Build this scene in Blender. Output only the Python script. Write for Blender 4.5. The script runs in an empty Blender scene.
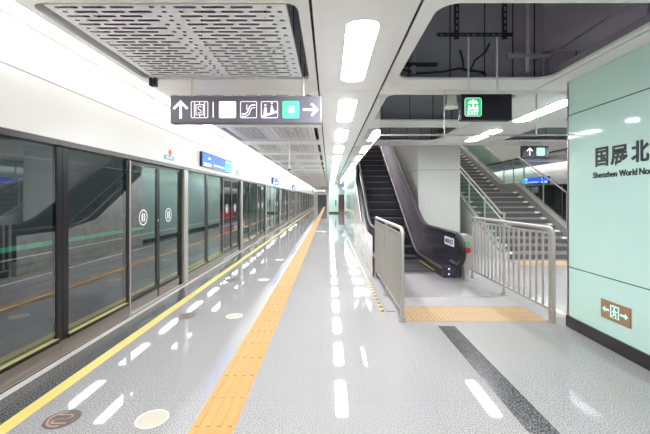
import bpy, bmesh, math, random
from mathutils import Vector, Matrix
from mathutils.geometry import tessellate_polygon
random.seed(4)
S = bpy.context.scene
C = S.collection
# ---------------------------------------------------------------- camera, world, exposure
CAMZ = 1.55
cam_data = bpy.data.cameras.new('camera')
cam = bpy.data.objects.new('camera', cam_data)
C.objects.link(cam)
cam.location = (0, 0, CAMZ)
cam.rotation_euler = (math.pi / 2, 0, 0)
cam_data.sensor_width = 36
cam_data.lens = 36 * 355 / 650
cam_data.shift_x = -4 / 650
cam_data.shift_y = -19 / 650
cam_data.clip_start = 0.02
S.camera = cam
world = bpy.data.worlds.new('world')
world.use_nodes = True
world.node_tree.nodes['Background'].inputs[0].default_value = (0.9, 0.95, 1, 1)
world.node_tree.nodes['Background'].inputs[1].default_value = 0.3
S.world = world
S.view_settings.view_transform = 'Standard'
S.view_settings.look = 'None'
S.view_settings.gamma = 1
S.view_settings.use_curve_mapping = False
S.view_settings.exposure = 0.94
L_FIX = 30.0      # radiance of the ceiling light fixtures
L_COVE = 3.0      # radiance of the strip lights in the coves
L_UP = 9.0        # unseen fill lights added high in the stair void

# ---------------------------------------------------------------- materials
def lin(c):
    return tuple((v / 12.92 if v <= 0.04045 else ((v + 0.055) / 1.055) ** 2.4) for v in c)

def rgb(r, g, b):
    return lin((r / 255, g / 255, b / 255)) + (1,)

def mat(name, col, rough=0.5, metal=0.0, spec=0.5, var=0.04, scale=6.0, bump=0.0, coat=0.0, bscale=None):
    m = bpy.data.materials.new(name)
    m.use_nodes = True
    nt = m.node_tree
    N = nt.nodes
    p = N['Principled BSDF']
    p.inputs['Roughness'].default_value = rough
    p.inputs['Metallic'].default_value = metal
    p.inputs['Specular IOR Level'].default_value = spec
    p.inputs['Coat Weight'].default_value = coat
    p.inputs['Coat Roughness'].default_value = 0.03
    tc = N.new('ShaderNodeTexCoord')
    nz = N.new('ShaderNodeTexNoise')
    nz.inputs['Scale'].default_value = scale
    nz.inputs['Detail'].default_value = 3
    nt.links.new(tc.outputs['Object'], nz.inputs['Vector'])
    mx = N.new('ShaderNodeMix')
    mx.data_type = 'RGBA'
    mx.inputs['A'].default_value = tuple(max(0, c * (1 - var)) for c in col[:3]) + (1,)
    mx.inputs['B'].default_value = tuple(min(1, c * (1 + var)) for c in col[:3]) + (1,)
    nt.links.new(nz.outputs['Fac'], mx.inputs['Factor'])
    nt.links.new(mx.outputs['Result'], p.inputs['Base Color'])
    if bump:
        b = N.new('ShaderNodeBump')
        b.inputs['Strength'].default_value = bump
        n2 = N.new('ShaderNodeTexNoise')
        n2.inputs['Scale'].default_value = bscale or scale
        nt.links.new(tc.outputs['Object'], n2.inputs['Vector'])
        nt.links.new(n2.outputs['Fac'], b.inputs['Height'])
        nt.links.new(b.outputs['Normal'], p.inputs['Normal'])
    return m

def emit(name, col, strength):
    m = bpy.data.materials.new(name)
    m.use_nodes = True
    N = m.node_tree.nodes
    p = N['Principled BSDF']
    p.inputs['Base Color'].default_value = col
    p.inputs['Roughness'].default_value = 0.4
    p.inputs['Emission Color'].default_value = col
    p.inputs['Emission Strength'].default_value = strength
    return m

def glass(name, tint, ior, fac_min=0.0, rough=0.0, refl=(0.9, 0.95, 0.93, 1)):
    m = bpy.data.materials.new(name)
    m.use_nodes = True
    nt = m.node_tree
    N = nt.nodes
    N.remove(N['Principled BSDF'])
    out = N['Material Output']
    t = N.new('ShaderNodeBsdfTransparent')
    t.inputs[0].default_value = tint
    g = N.new('ShaderNodeBsdfGlossy')
    g.inputs['Color'].default_value = refl
    g.inputs['Roughness'].default_value = rough
    f = N.new('ShaderNodeFresnel')
    f.inputs['IOR'].default_value = ior
    mx = N.new('ShaderNodeMixShader')
    geo = N.new('ShaderNodeNewGeometry')      # reflect once, at the outer face of the pane only
    fr = N.new('ShaderNodeMath'); fr.operation = 'SUBTRACT'; fr.inputs[0].default_value = 1.0
    mu = N.new('ShaderNodeMath'); mu.operation = 'MULTIPLY'
    nt.links.new(geo.outputs['Backfacing'], fr.inputs[1])
    nt.links.new(f.outputs[0], mu.inputs[0])
    nt.links.new(fr.outputs[0], mu.inputs[1])
    nt.links.new(mu.outputs[0], mx.inputs[0])
    nt.links.new(t.outputs[0], mx.inputs[1])
    nt.links.new(g.outputs[0], mx.inputs[2])
    nt.links.new(mx.outputs[0], out.inputs['Surface'])
    return m

def stone(name, a, b, rough, scale=260, tile=None, off=(0, 0), joint=0.004, jcol=None, spec=0.5, spread=0.16, coat=0.0):
    """speckled granite, optional square joints (object coordinates in metres)"""
    m = bpy.data.materials.new(name)
    m.use_nodes = True
    nt = m.node_tree
    N = nt.nodes
    p = N['Principled BSDF']
    p.inputs['Roughness'].default_value = rough
    p.inputs['Specular IOR Level'].default_value = spec
    p.inputs['Coat Weight'].default_value = coat
    p.inputs['Coat Roughness'].default_value = 0.02
    tc = N.new('ShaderNodeTexCoord')
    nz = N.new('ShaderNodeTexNoise')
    nz.inputs['Scale'].default_value = scale
    nz.inputs['Detail'].default_value = 2
    nz.inputs['Roughness'].default_value = 0.7
    nt.links.new(tc.outputs['Object'], nz.inputs['Vector'])
    r = N.new('ShaderNodeValToRGB')
    r.color_ramp.elements[0].position = 0.5 - spread * 0.55
    r.color_ramp.elements[0].color = a
    r.color_ramp.elements[1].position = 0.5 + spread * 0.55
    r.color_ramp.elements[1].color = b
    nt.links.new(nz.outputs['Fac'], r.inputs[0])
    last = r.outputs[0]
    big = N.new('ShaderNodeTexNoise')
    big.inputs['Scale'].default_value = 0.9
    nt.links.new(tc.outputs['Object'], big.inputs['Vector'])
    mm = N.new('ShaderNodeMapRange')
    mm.inputs['To Min'].default_value = 0.95
    mm.inputs['To Max'].default_value = 1.04
    nt.links.new(big.outputs['Fac'], mm.inputs['Value'])
    ml = N.new('ShaderNodeVectorMath')
    ml.operation = 'SCALE'
    nt.links.new(last, ml.inputs[0])
    nt.links.new(mm.outputs[0], ml.inputs['Scale'])
    last = ml.outputs[0]
    if tile:
        sx = N.new('ShaderNodeSeparateXYZ')
        nt.links.new(tc.outputs['Object'], sx.inputs[0])
        masks = []
        for ax, o in ((0, off[0]), (1, off[1])):
            ad = N.new('ShaderNodeMath'); ad.operation = 'ADD'; ad.inputs[1].default_value = -o + 100 * tile
            md = N.new('ShaderNodeMath'); md.operation = 'MODULO'; md.inputs[1].default_value = tile
            lt = N.new('ShaderNodeMath'); lt.operation = 'LESS_THAN'; lt.inputs[1].default_value = joint
            nt.links.new(sx.outputs[ax], ad.inputs[0])
            nt.links.new(ad.outputs[0], md.inputs[0])
            nt.links.new(md.outputs[0], lt.inputs[0])
            masks.append(lt)
        mxm = N.new('ShaderNodeMath'); mxm.operation = 'MAXIMUM'
        nt.links.new(masks[0].outputs[0], mxm.inputs[0])
        nt.links.new(masks[1].outputs[0], mxm.inputs[1])
        mj = N.new('ShaderNodeMix'); mj.data_type = 'RGBA'
        nt.links.new(mxm.outputs[0], mj.inputs['Factor'])
        nt.links.new(last, mj.inputs['A'])
        mj.inputs['B'].default_value = jcol
        last = mj.outputs['Result']
    nt.links.new(last, p.inputs['Base Color'])
    return m

M = {}
M['floor'] = stone('polished_granite', rgb(118, 115, 115), rgb(194, 190, 189), 0.025, 120, 0.87, (-0.09, 3.585), 0.005, rgb(150, 146, 144), 0.34, 0.2, 0.0)
M['dark_stone'] = stone('dark_granite', rgb(24, 24, 26), rgb(122, 120, 120), 0.12, 95, spec=0.3, spread=0.17)
M['stair_stone'] = stone('stair_granite', rgb(122, 118, 118), rgb(178, 174, 172), 0.25, 90)
M['white_ceiling'] = mat('white_ceiling_metal', rgb(246, 243, 241), 0.3, 0, 0.5, 0.015, 2)
M['white_wall'] = mat('warm_white_panel', rgb(232, 228, 222), 0.28, 0, 0.5, 0.015, 2)
M['panel_white'] = mat('perforated_sheet_white', rgb(247, 245, 248), 0.4, 0, 0.4, 0.01, 3)
M['grey_wall'] = mat('pale_grey_panel', rgb(200, 200, 196), 0.4, 0, 0.5, 0.02, 3)
M['groove'] = mat('black_shadow_gap', rgb(22, 20, 24), 0.8)
M['void'] = mat('dark_painted_void', rgb(168, 164, 176), 0.85, 0, 0.2, 0.12, 1.6)
M['void_dark'] = mat('black_painted_steel', rgb(40, 39, 44), 0.6)
M['mint'] = mat('mint_back_painted_glass', rgb(196, 226, 216), 0.06, 0, 0.5, 0.01, 2)
M['black_skirt'] = stone('black_granite_skirting', rgb(22, 20, 20), rgb(60, 54, 54), 0.15, 220)
M['joint'] = mat('dark_joint', rgb(70, 78, 76), 0.6)
M['steel'] = mat('brushed_steel', rgb(196, 190, 184), 0.28, 0.9, 0.5, 0.06, 30)
M['steel_pale'] = mat('satin_steel_post', rgb(190, 184, 178), 0.38, 0.6, 0.5, 0.05, 25)
M['kick'] = mat('bronze_steel_kick_plate', rgb(150, 138, 130), 0.3, 0.75, 0.5, 0.06, 20)
M['sill'] = mat('steel_sill_strip', rgb(215, 210, 206), 0.35, 0.3, 0.5, 0.03, 20)
M['black_frame'] = mat('black_anodised_frame', rgb(26, 24, 28), 0.3, 0.2, 0.5, 0.05, 10)
M['head_frame'] = mat('grey_head_rail', rgb(86, 80, 80), 0.3, 0.5, 0.5, 0.05, 10)
M['door_glass'] = glass('door_glass', (0.74, 0.77, 0.77, 1), 2.5, 0, 0.02, (0.90, 0.93, 0.925, 1))
M['clear_glass'] = glass('clear_glass', (0.93, 0.97, 0.95, 1), 1.45)
M['smoke_glass'] = glass('smoke_screen_glass', (0.95, 0.97, 0.96, 1), 1.5)
M['balu_glass'] = glass('balustrade_glass', (0.80, 0.90, 0.86, 1), 1.5)
M['yellow'] = mat('yellow_paint', rgb(226, 202, 112), 0.35, 0, 0.5, 0.05, 8)
M['olive'] = mat('olive_edge_strip', rgb(168, 158, 96), 0.4)
M['tactile'] = mat('orange_tactile_tile', rgb(194, 150, 88), 0.4, 0, 0.4, 0.06, 5)
M['tactile_pale'] = mat('peach_tactile_tile', rgb(186, 156, 120), 0.45, 0, 0.4, 0.06, 5)
M['tunnel'] = mat('tunnel_concrete', rgb(84, 88, 92), 0.9, 0, 0.3, 0.2, 1.2)
M['green_rail'] = mat('green_tunnel_rail', rgb(90, 200, 160), 0.4)
M['lamp'] = emit('lamp_diffuser', (0.93, 0.965, 1.0, 1), L_FIX)
M['cove'] = emit('cove_strip', (0.95, 0.97, 1.0, 1), L_COVE)
M['up_fill'] = emit('upper_fill_glow', (1, 0.98, 0.96, 1), L_UP)  # glow of the fill lights added above the void
M['tunnel_fill'] = emit('tunnel_fill_glow', (0.9, 1, 0.97, 1), 45)  # glow of the fill tubes added in the tunnel
M['sign_body'] = mat('dark_sign_face', rgb(118, 113, 124), 0.3, 0, 0.5, 0.02, 4)
M['sign_black'] = mat('black_sign_face', rgb(30, 27, 34), 0.25, 0, 0.5, 0.02, 4)
M['sign_white'] = emit('lit_sign_white', (0.95, 0.92, 0.96, 1), 0.5)
M['sign_pale'] = emit('lit_sign_lilac_white', (0.84, 0.76, 0.86, 1), 0.55)
M['sign_green'] = emit('lit_sign_mint', (0.10, 0.72, 0.38, 1), 0.4)
M['exit_green'] = emit('lit_sign_green', (0.01, 0.42, 0.13, 1), 0.5)
M['screen_blue'] = emit('lit_screen_blue', (0.02, 0.09, 0.75, 1), 0.9)
M['screen_light'] = emit('lit_screen_pale', (0.45, 0.62, 1.0, 1), 0.9)
M['screen_cyan'] = emit('lit_screen_cyan', (0.05, 0.4, 0.85, 1), 0.9)
M['screen_white'] = emit('lit_screen_white', (0.9, 0.93, 1, 1), 0.9)
M['text_dark'] = mat('dark_green_lettering', rgb(38, 42, 42), 0.4)
M['tan'] = mat('bronze_sign_plate', rgb(176, 142, 112), 0.25, 0.5, 0.5, 0.05, 10)
M['glow_mint'] = emit('photoluminescent_mint', (0.40, 0.82, 0.66, 1), 0.4)
M['esc_black'] = mat('black_escalator_step', rgb(62, 59, 66), 0.4, 0.3, 0.5, 0.05, 10)
M['esc_nose'] = mat('grey_step_edge', rgb(130, 127, 134), 0.35, 0.4)
M['esc_panel'] = mat('dark_brushed_balustrade', rgb(92, 86, 96), 0.25, 0.75, 0.5, 0.5, 16, 0.05, 0, 14)
M['rubber'] = mat('black_rubber', rgb(20, 20, 22), 0.35)
M['comb'] = mat('ribbed_floor_plate', rgb(150, 146, 147), 0.35, 0.15, 0.5, 0.06, 14)
M['red'] = mat('red_plastic', rgb(226, 52, 70), 0.35)
M['green'] = mat('green_label', rgb(80, 190, 120), 0.4)
M['white_plain'] = mat('white_label', rgb(238, 238, 240), 0.35)
M['navy'] = mat('navy_lettering', rgb(40, 40, 90), 0.5)
M['orange'] = mat('orange_label', rgb(235, 120, 60), 0.5)
M['teal_label'] = mat('teal_label', rgb(120, 190, 195), 0.5)
M['sticker_dark'] = mat('taupe_floor_disc', rgb(98, 86, 82), 0.35, 0, 0.5, 0.05, 12)
M['sticker_tan'] = mat('peach_floor_marking', rgb(178, 146, 124), 0.35)
M['sticker_cream'] = mat('cream_floor_disc', rgb(196, 186, 168), 0.3)
M['brown'] = mat('brown_timber_board', rgb(92, 72, 66), 0.5)
M['concrete_strip'] = stone('grey_stone_strip', rgb(150, 146, 144), rgb(196, 192, 190), 0.16, 200)

# ribbed metal floor plate: fine grooves
def grooved(m, axis, pitch, depth):
    nt = m.node_tree
    N = nt.nodes
    tc = N.new('ShaderNodeTexCoord')
    w = N.new('ShaderNodeTexWave')
    w.bands_direction = axis
    w.inputs['Scale'].default_value = 1 / pitch / 3.2
    nt.links.new(tc.outputs['Object'], w.inputs['Vector'])
    b = N.new('ShaderNodeBump')
    b.inputs['Strength'].default_value = depth
    b.inputs['Distance'].default_value = 0.01
    nt.links.new(w.outputs['Fac'], b.inputs['Height'])
    nt.links.new(b.outputs['Normal'], N['Principled BSDF'].inputs['Normal'])
grooved(M['comb'], 'Y', 0.05, 0.4)
grooved(M['esc_black'], 'X', 0.03, 0.4)
grooved(M['kick'], 'Z', 0.02, 0.08)

# ---------------------------------------------------------------- mesh helpers
class MB:
    def __init__(s):
        s.v = []
        s.f = []

    def add(s, vs, fs):
        o = len(s.v)
        s.v += [tuple(v) for v in vs]
        s.f += [tuple(o + i for i in f) for f in fs]
        return s

    def box(s, x0, x1, y0, y1, z0, z1):
        vs = [(x, y, z) for x in (x0, x1) for y in (y0, y1) for z in (z0, z1)]
        return s.add(vs, [(0, 1, 3, 2), (4, 6, 7, 5), (0, 4, 5, 1), (2, 3, 7, 6), (0, 2, 6, 4), (1, 5, 7, 3)])

    def prism(s, pts, a0, a1, axis):
        """extrude a polygon. axis 'x': pts are (y,z); 'y': (x,z); 'z': (x,y)"""
        def to(p, a):
            return {'x': (a, p[0], p[1]), 'y': (p[0], a, p[1]), 'z': (p[0], p[1], a)}[axis]
        n = len(pts)
        vs = [to(p, a0) for p in pts] + [to(p, a1) for p in pts]
        tris = tessellate_polygon([[Vector((p[0], p[1], 0)) for p in pts]])
        fs = [tuple(t) for t in tris] + [tuple(n + i for i in t) for t in tris]
        fs += [(i, (i + 1) % n, n + (i + 1) % n, n + i) for i in range(n)]
        return s.add(vs, fs)

    def plate(s, outer, holes, z0, z1=None):
        """flat sheet in XY with holes; thickness between z0 and z1 when given"""
        loops = [outer] + holes
        flat = [p for l in loops for p in l]
        tris = tessellate_polygon([[Vector((p[0], p[1], 0)) for p in l] for l in loops])
        vs = [(p[0], p[1], z0) for p in flat]
        fs = [tuple(t) for t in tris]
        n = len(flat)
        if z1 is not None:
            vs += [(p[0], p[1], z1) for p in flat]
            fs += [tuple(n + i for i in t) for t in tris]
            o = 0
            for l in loops:
                k = len(l)
                fs += [(o + i, o + (i + 1) % k, n + o + (i + 1) % k, n + o + i) for i in range(k)]
                o += k
        return s.add(vs, fs)

    def tube(s, pts, r, n=10, ry=None):
        """round tube along a polyline; ry flattens the section vertically"""
        pts = [Vector(p) for p in pts]
        rings = []
        for i, p in enumerate(pts):
            a = pts[max(0, i - 1)]
            b = pts[min(len(pts) - 1, i + 1)]
            d = (b - a).normalized()
            u = d.cross(Vector((0, 0, 1)))
            if u.length < 0.05:
                u = d.cross(Vector((0, 1, 0)))
                if abs(d.z) > 0.99:
                    u = Vector((1, 0, 0))
            u.normalize()
            w = u.cross(d).normalized()
            if abs(u.x) > 0.9 and u.x < 0:
                u = -u
                w = -w
            rings.append([p + u * (r * math.cos(2 * math.pi * k / n)) + w * ((ry or r) * math.sin(2 * math.pi * k / n)) for k in range(n)])
        vs = [v for rg in rings for v in rg]
        fs = []
        for i in range(len(rings) - 1):
            for k in range(n):
                fs.append((i * n + k, i * n + (k + 1) % n, (i + 1) * n + (k + 1) % n, (i + 1) * n + k))
        fs.append(tuple(range(n)))
        fs.append(tuple(range((len(rings) - 1) * n, len(rings) * n)))
        return s.add(vs, fs)

    def disc(s, cx, cy, z, r, h, n=32, r2=None, ratio=1.0):
        if r2 is None:
            return s.prism([(cx + r * math.cos(2 * math.pi * k / n), cy + r * ratio * math.sin(2 * math.pi * k / n)) for k in range(n)], z, z + h, 'z')
        return s

    def build(s, name, m, parent=None, smooth=False, bevel=0.0):
        me = bpy.data.meshes.new(name)
        off = Vector(parent_origin(parent)) if parent else Vector((0, 0, 0))
        me.from_pydata([Vector(v) - off for v in s.v], [], s.f)
        me.materials.append(m)
        bm = bmesh.new()
        bm.from_mesh(me)
        bmesh.ops.remove_doubles(bm, verts=bm.verts, dist=1e-5)
        bmesh.ops.recalc_face_normals(bm, faces=bm.faces)
        bm.to_mesh(me)
        bm.free()
        if smooth:
            me.polygons.foreach_set('use_smooth', [True] * len(me.polygons))
            me.set_sharp_from_angle(angle=math.radians(40))
        o = bpy.data.objects.new(name, me)
        C.objects.link(o)
        if parent:
            o.parent = parent
        if bevel:
            b = o.modifiers.new('bevel', 'BEVEL')
            b.width = bevel
            b.segments = 2
            b.limit_method = 'ANGLE'
        return o

def parent_origin(p):
    v = Vector((0, 0, 0))
    while p:
        v = v + p.location
        p = p.parent
    return v

def tag(o, label=None, cat=None, group=None, kind=None):
    if label: o['label'] = label
    if cat: o['category'] = cat
    if group: o['group'] = group
    if kind: o['kind'] = kind
    return o

def thing(name, label, cat, loc=(0, 0, 0), group=None):
    o = bpy.data.objects.new(name, None)
    o.empty_display_size = 0.1
    C.objects.link(o)
    o.location = loc
    return tag(o, label, cat, group)

def struct(mb, name, m, **k):
    return tag(mb.build(name, m, **k), kind='structure')

def kids(o):
    return [c for c in bpy.data.objects if c.parent == o]

def copy_tree(o, parent=None, _all=None):
    if _all is None:
        _all = {}
        for c in bpy.data.objects:
            if c.parent: _all.setdefault(c.parent.name, []).append(c)
    c = o.copy()
    C.objects.link(c)
    c.parent = parent
    for ch in _all.get(o.name, []):
        copy_tree(ch, c, _all)
    return c

def rrect(x0, x1, y0, y1, r, n=5):
    pts = []
    for cx, cy, a in ((x1 - r, y0 + r, -90), (x1 - r, y1 - r, 0), (x0 + r, y1 - r, 90), (x0 + r, y0 + r, 180)):
        for i in range(n + 1):
            t = math.radians(a + 90 * i / n)
            pts.append((cx + r * math.cos(t), cy + r * math.sin(t)))
    return pts

def rect(x0, x1, y0, y1):
    return [(x0, y0), (x1, y0), (x1, y1), (x0, y1)]

def ring(cx, cy, r1, r2, n=32, sy=1.0):
    """closed ring outline as two loops"""
    a = [(cx + r1 * math.cos(2 * math.pi * k / n), cy + sy * r1 * math.sin(2 * math.pi * k / n)) for k in range(n)]
    b = [(cx + r2 * math.cos(2 * math.pi * k / n), cy + sy * r2 * math.sin(2 * math.pi * k / n)) for k in range(n)]
    return a, b

def xz_plate(mb, outer, holes, y0, y1):
    """plate standing in the XZ plane"""
    t = MB().plate(outer, holes, y0, y1)
    return mb.add([(v[0], v[2], v[1]) for v in t.v], t.f)

def yz_plate(mb, outer, holes, x0, x1):
    """plate standing in the YZ plane; outlines given as (y, z)"""
    t = MB().plate(outer, holes, x0, x1)
    return mb.add([(v[2], v[0], v[1]) for v in t.v], t.f)

def stroke(pts, w):
    """polygon outline of a thick open polyline"""
    L, R = [], []
    for i, p in enumerate(pts):
        a = pts[max(0, i - 1)]
        b = pts[min(len(pts) - 1, i + 1)]
        dx, dy = b[0] - a[0], b[1] - a[1]
        l = math.hypot(dx, dy)
        nx, ny = -dy / l * w / 2, dx / l * w / 2
        L.append((p[0] + nx, p[1] + ny))
        R.append((p[0] - nx, p[1] - ny))
    return L + R[::-1]

def bold(mb, w):
    """heavier strokes: the same outline repeated with small shifts in one mesh"""
    out = MB()
    for i, (dx, dy) in enumerate(((0, 0), (w, 0), (0, w * 0.8), (w, w * 0.8), (w / 2, w * 0.4))):
        out.add([(v[0] + dx, v[1] + dy, v[2] + 0.0001 * i) for v in mb.v], mb.f)
    return out

def text_mesh(body, height, depth=0.004, fat=0.0, width=None):
    c = bpy.data.curves.new('lettering', 'FONT')
    c.body = body
    c.size = 1
    c.offset = fat
    o = bpy.data.objects.new('lettering', c)
    C.objects.link(o)
    dg = bpy.context.evaluated_depsgraph_get()
    dg.update()
    me = bpy.data.meshes.new_from_object(o.evaluated_get(dg))
    bpy.data.objects.remove(o)
    bpy.data.curves.remove(c)
    xs = [v.co.x for v in me.vertices]
    ys = [v.co.y for v in me.vertices]
    sy = height / (max(ys) - min(ys))
    sx = sy if width is None else width / (max(xs) - min(xs))
    mb = MB()
    vs = [((v.co.x - min(xs)) * sx, (v.co.y - min(ys)) * sy) for v in me.vertices]
    n = len(vs)
    fs = [tuple(p.vertices) for p in me.polygons]
    cnt = {}
    for f in fs:
        for i in range(len(f)):
            e = (f[i], f[(i + 1) % len(f)])
            cnt[tuple(sorted(e))] = cnt.get(tuple(sorted(e)), 0) + 1
    side = [(a, b, n + b, n + a) for (a, b), k in cnt.items() if k == 1]
    mb.add([(x, y, 0) for x, y in vs] + [(x, y, depth) for x, y in vs], fs + [tuple(n + i for i in f) for f in fs] + side)
    w = (max(xs) - min(xs)) * sx
    return mb, w

NEARS = ['nearest the camera', 'second', 'third', 'fourth', 'fifth', 'sixth', 'seventh', 'eighth', 'ninth', 'tenth', 'eleventh', 'twelfth',
         'thirteenth', 'fourteenth', 'fifteenth', 'sixteenth', 'seventeenth', 'eighteenth', 'nineteenth', 'twentieth', 'twenty-first',
         'twenty-second', 'twenty-third', 'twenty-fourth', 'twenty-fifth', 'twenty-sixth', 'twenty-seventh', 'twenty-eighth', 'twenty-ninth', 'thirtieth']
def nth(i):
    return NEARS[i] if i == 0 else NEARS[i] + ' from the camera'

# ---------------------------------------------------------------- dimensions
CZ = 2.95                 # ceiling height
XL, XR = -2.62, 9.42      # faces of the platform screens
MIDX = 3.4                # the island platform is symmetrical about this line
Y0, Y1 = -9.0, 62.0
BAY, B0 = 2.25, 2.38
VY0, VY1 = 9.5, 20.0      # stair void

# ---------------------------------------------------------------- floor
struct(MB().box(XL + 0.38, XR - 0.38, Y0, Y1, -0.25, 0), 'floor', M['floor'])
for sx, nm in ((1, 'left'), (-1, 'right')):
    def X(x): return x if sx == 1 else 2 * MIDX - x
    def bx(mb, a, b, *r):
        a, b = X(a), X(b)
        return mb.box(min(a, b), max(a, b), *r)
    struct(bx(MB(), XL + 0.1, XL + 0.38, Y0, Y1, -0.25, 0), 'trim_dark_stone_' + nm, M['dark_stone'])
    struct(bx(MB(), XL - 0.15, XL + 0.1, Y0, Y1, -0.25, 0.001), 'trim_sill_' + nm, M['sill'])
    struct(bx(MB(), XL + 0.012, XL + 0.03, Y0, Y1, 0, 0.004), 'trim_sill_gap_' + nm, M['groove'])
    y = bx(MB(), XL + 0.38, XL + 0.49, Y0, Y1, 0, 0.002).build('yellow_line', M['yellow'])
    tag(y, 'long yellow safety line painted along the floor beside the ' + ('near' if sx == 1 else 'opposite') + ' platform screen doors', 'line marking')

# tactile guide strip on the left platform
mb = MB()
ym = Y0
mb.box(-0.93, -0.635, Y0, Y1, 0, 0.003)
n = 0
while ym < 24:
    for k in range(4):
        x = -0.893 + k * 0.074
        if ym > -1:
            mb.box(x - 0.014, x + 0.014, ym + 0.015, ym + 0.33, 0.003, 0.007)
    ym += 0.345
tag(mb.build('tactile_strip', M['tactile']), 'long orange tactile guide strip running down the platform beside the screen doors', 'tactile paving')
mb = MB().box(0.98, 2.75, 4.45, 5.06, 0, 0.003)
for i in range(34):
    for j in range(11):
        mb.disc(1.02 + i * 0.052, 4.49 + j * 0.053, 0.003, 0.014, 0.004, 6)
tag(mb.build('tactile_paving', M['tactile_pale']), 'peach warning tactile patch on the floor at the foot of the escalator', 'tactile paving')
tag(MB().box(4.45, 6.6, 8.15, 8.75, 0, 0.006).build('tactile_paving', M['tactile_pale']), 'orange tactile patch on the floor at the foot of the staircase', 'tactile paving')
tag(MB().box(1.318, 1.52, -4, 4.30, 0, 0.002).build('dark_stone_band', M['dark_stone']), 'black speckled stone band in the floor leading to the escalator', 'floor band')

# yellow and black tape
mb = MB().box(0.712, 0.752, 4.78, 14, 0, 0.002)
tape = thing('hazard_tape', 'yellow and black dashed hazard tape on the floor left of the escalator', 'tape', (0.732, 4.78, 0))
mb.build('tape_strip', M['yellow'], tape)
y = 4.82
while y < 14:
    MB().box(0.712, 0.752, y, y + 0.09, 0.002, 0.003).build('black_dash', M['black_frame'], tape)
    y += 0.185
tag(MB().box(0.79, 0.90, 4.84, 4.87, 0, 0.002).build('hazard_tape_end', M['void_dark']), 'short black tape mark on the floor by the left railing post', 'tape')

# round floor stickers
for i, (y, dark) in enumerate(((2.49, 1), (4.66, 0), (6.73, 0), (8.9, 0))):
    for j, x in enumerate((-1.87, -1.24)):
        d = ('nearest the camera', 'second from the camera', 'third from the camera', 'fourth from the camera')[i]
        if j == 0:
            r = thing('floor_sticker', 'dark round floor sticker with curved mark beside yellow line, ' + d, 'sticker', (x, y, 0), 'dark round floor stickers')
            MB().disc(x, y, 0.0005, 0.112, 0.0015, 36).build('disc', M['sticker_dark'], r)
            mk = MB()
            a, b = [(x + 0.085 * math.cos(t), y + 0.085 * math.sin(t)) for t in [math.radians(k) for k in range(100, 300, 12)]], 0
            mk.prism(stroke(a, 0.016), 0.002, 0.0028, 'z')
            s1 = [(x + 0.055 - 0.0 + 0.03 * math.cos(math.radians(t)) - 0.02, y + 0.02 + 0.022 * math.sin(math.radians(t))) for t in range(-90, 91, 20)]
            mk.prism(stroke([(x - 0.06, y + 0.045), (x + 0.02, y + 0.05)] + [(x + 0.02 + 0.03 * math.sin(math.radians(t)), y + 0.025 + 0.025 * math.cos(math.radians(t))) for t in range(20, 181, 20)] + [(x - 0.03, y + 0.0)], 0.014), 0.002, 0.0028, 'z')
            mk.prism(stroke([(x + 0.06, y - 0.05), (x - 0.02, y - 0.052)] + [(x - 0.02 - 0.028 * math.sin(math.radians(t)), y - 0.028 - 0.024 * math.cos(math.radians(t))) for t in range(20, 181, 20)] + [(x + 0.04, y - 0.003)], 0.014), 0.002, 0.0028, 'z')
            mk.build('curved_mark', M['sticker_tan'], r)
        else:
            r = thing('floor_sticker', 'cream round floor sticker beside orange tactile strip, ' + d, 'sticker', (x, y, 0), 'cream round floor stickers')
            MB().disc(x, y, 0.0005, 0.112, 0.0015, 36).build('disc', M['sticker_cream'], r)
            mk = MB()
            o_, i_ = ring(x, y, 0.108, 0.1, 36)
            mk.plate(o_, [i_], 0.002, 0.0026)
            mk.build('rim', M['white_plain'], r)

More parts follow.
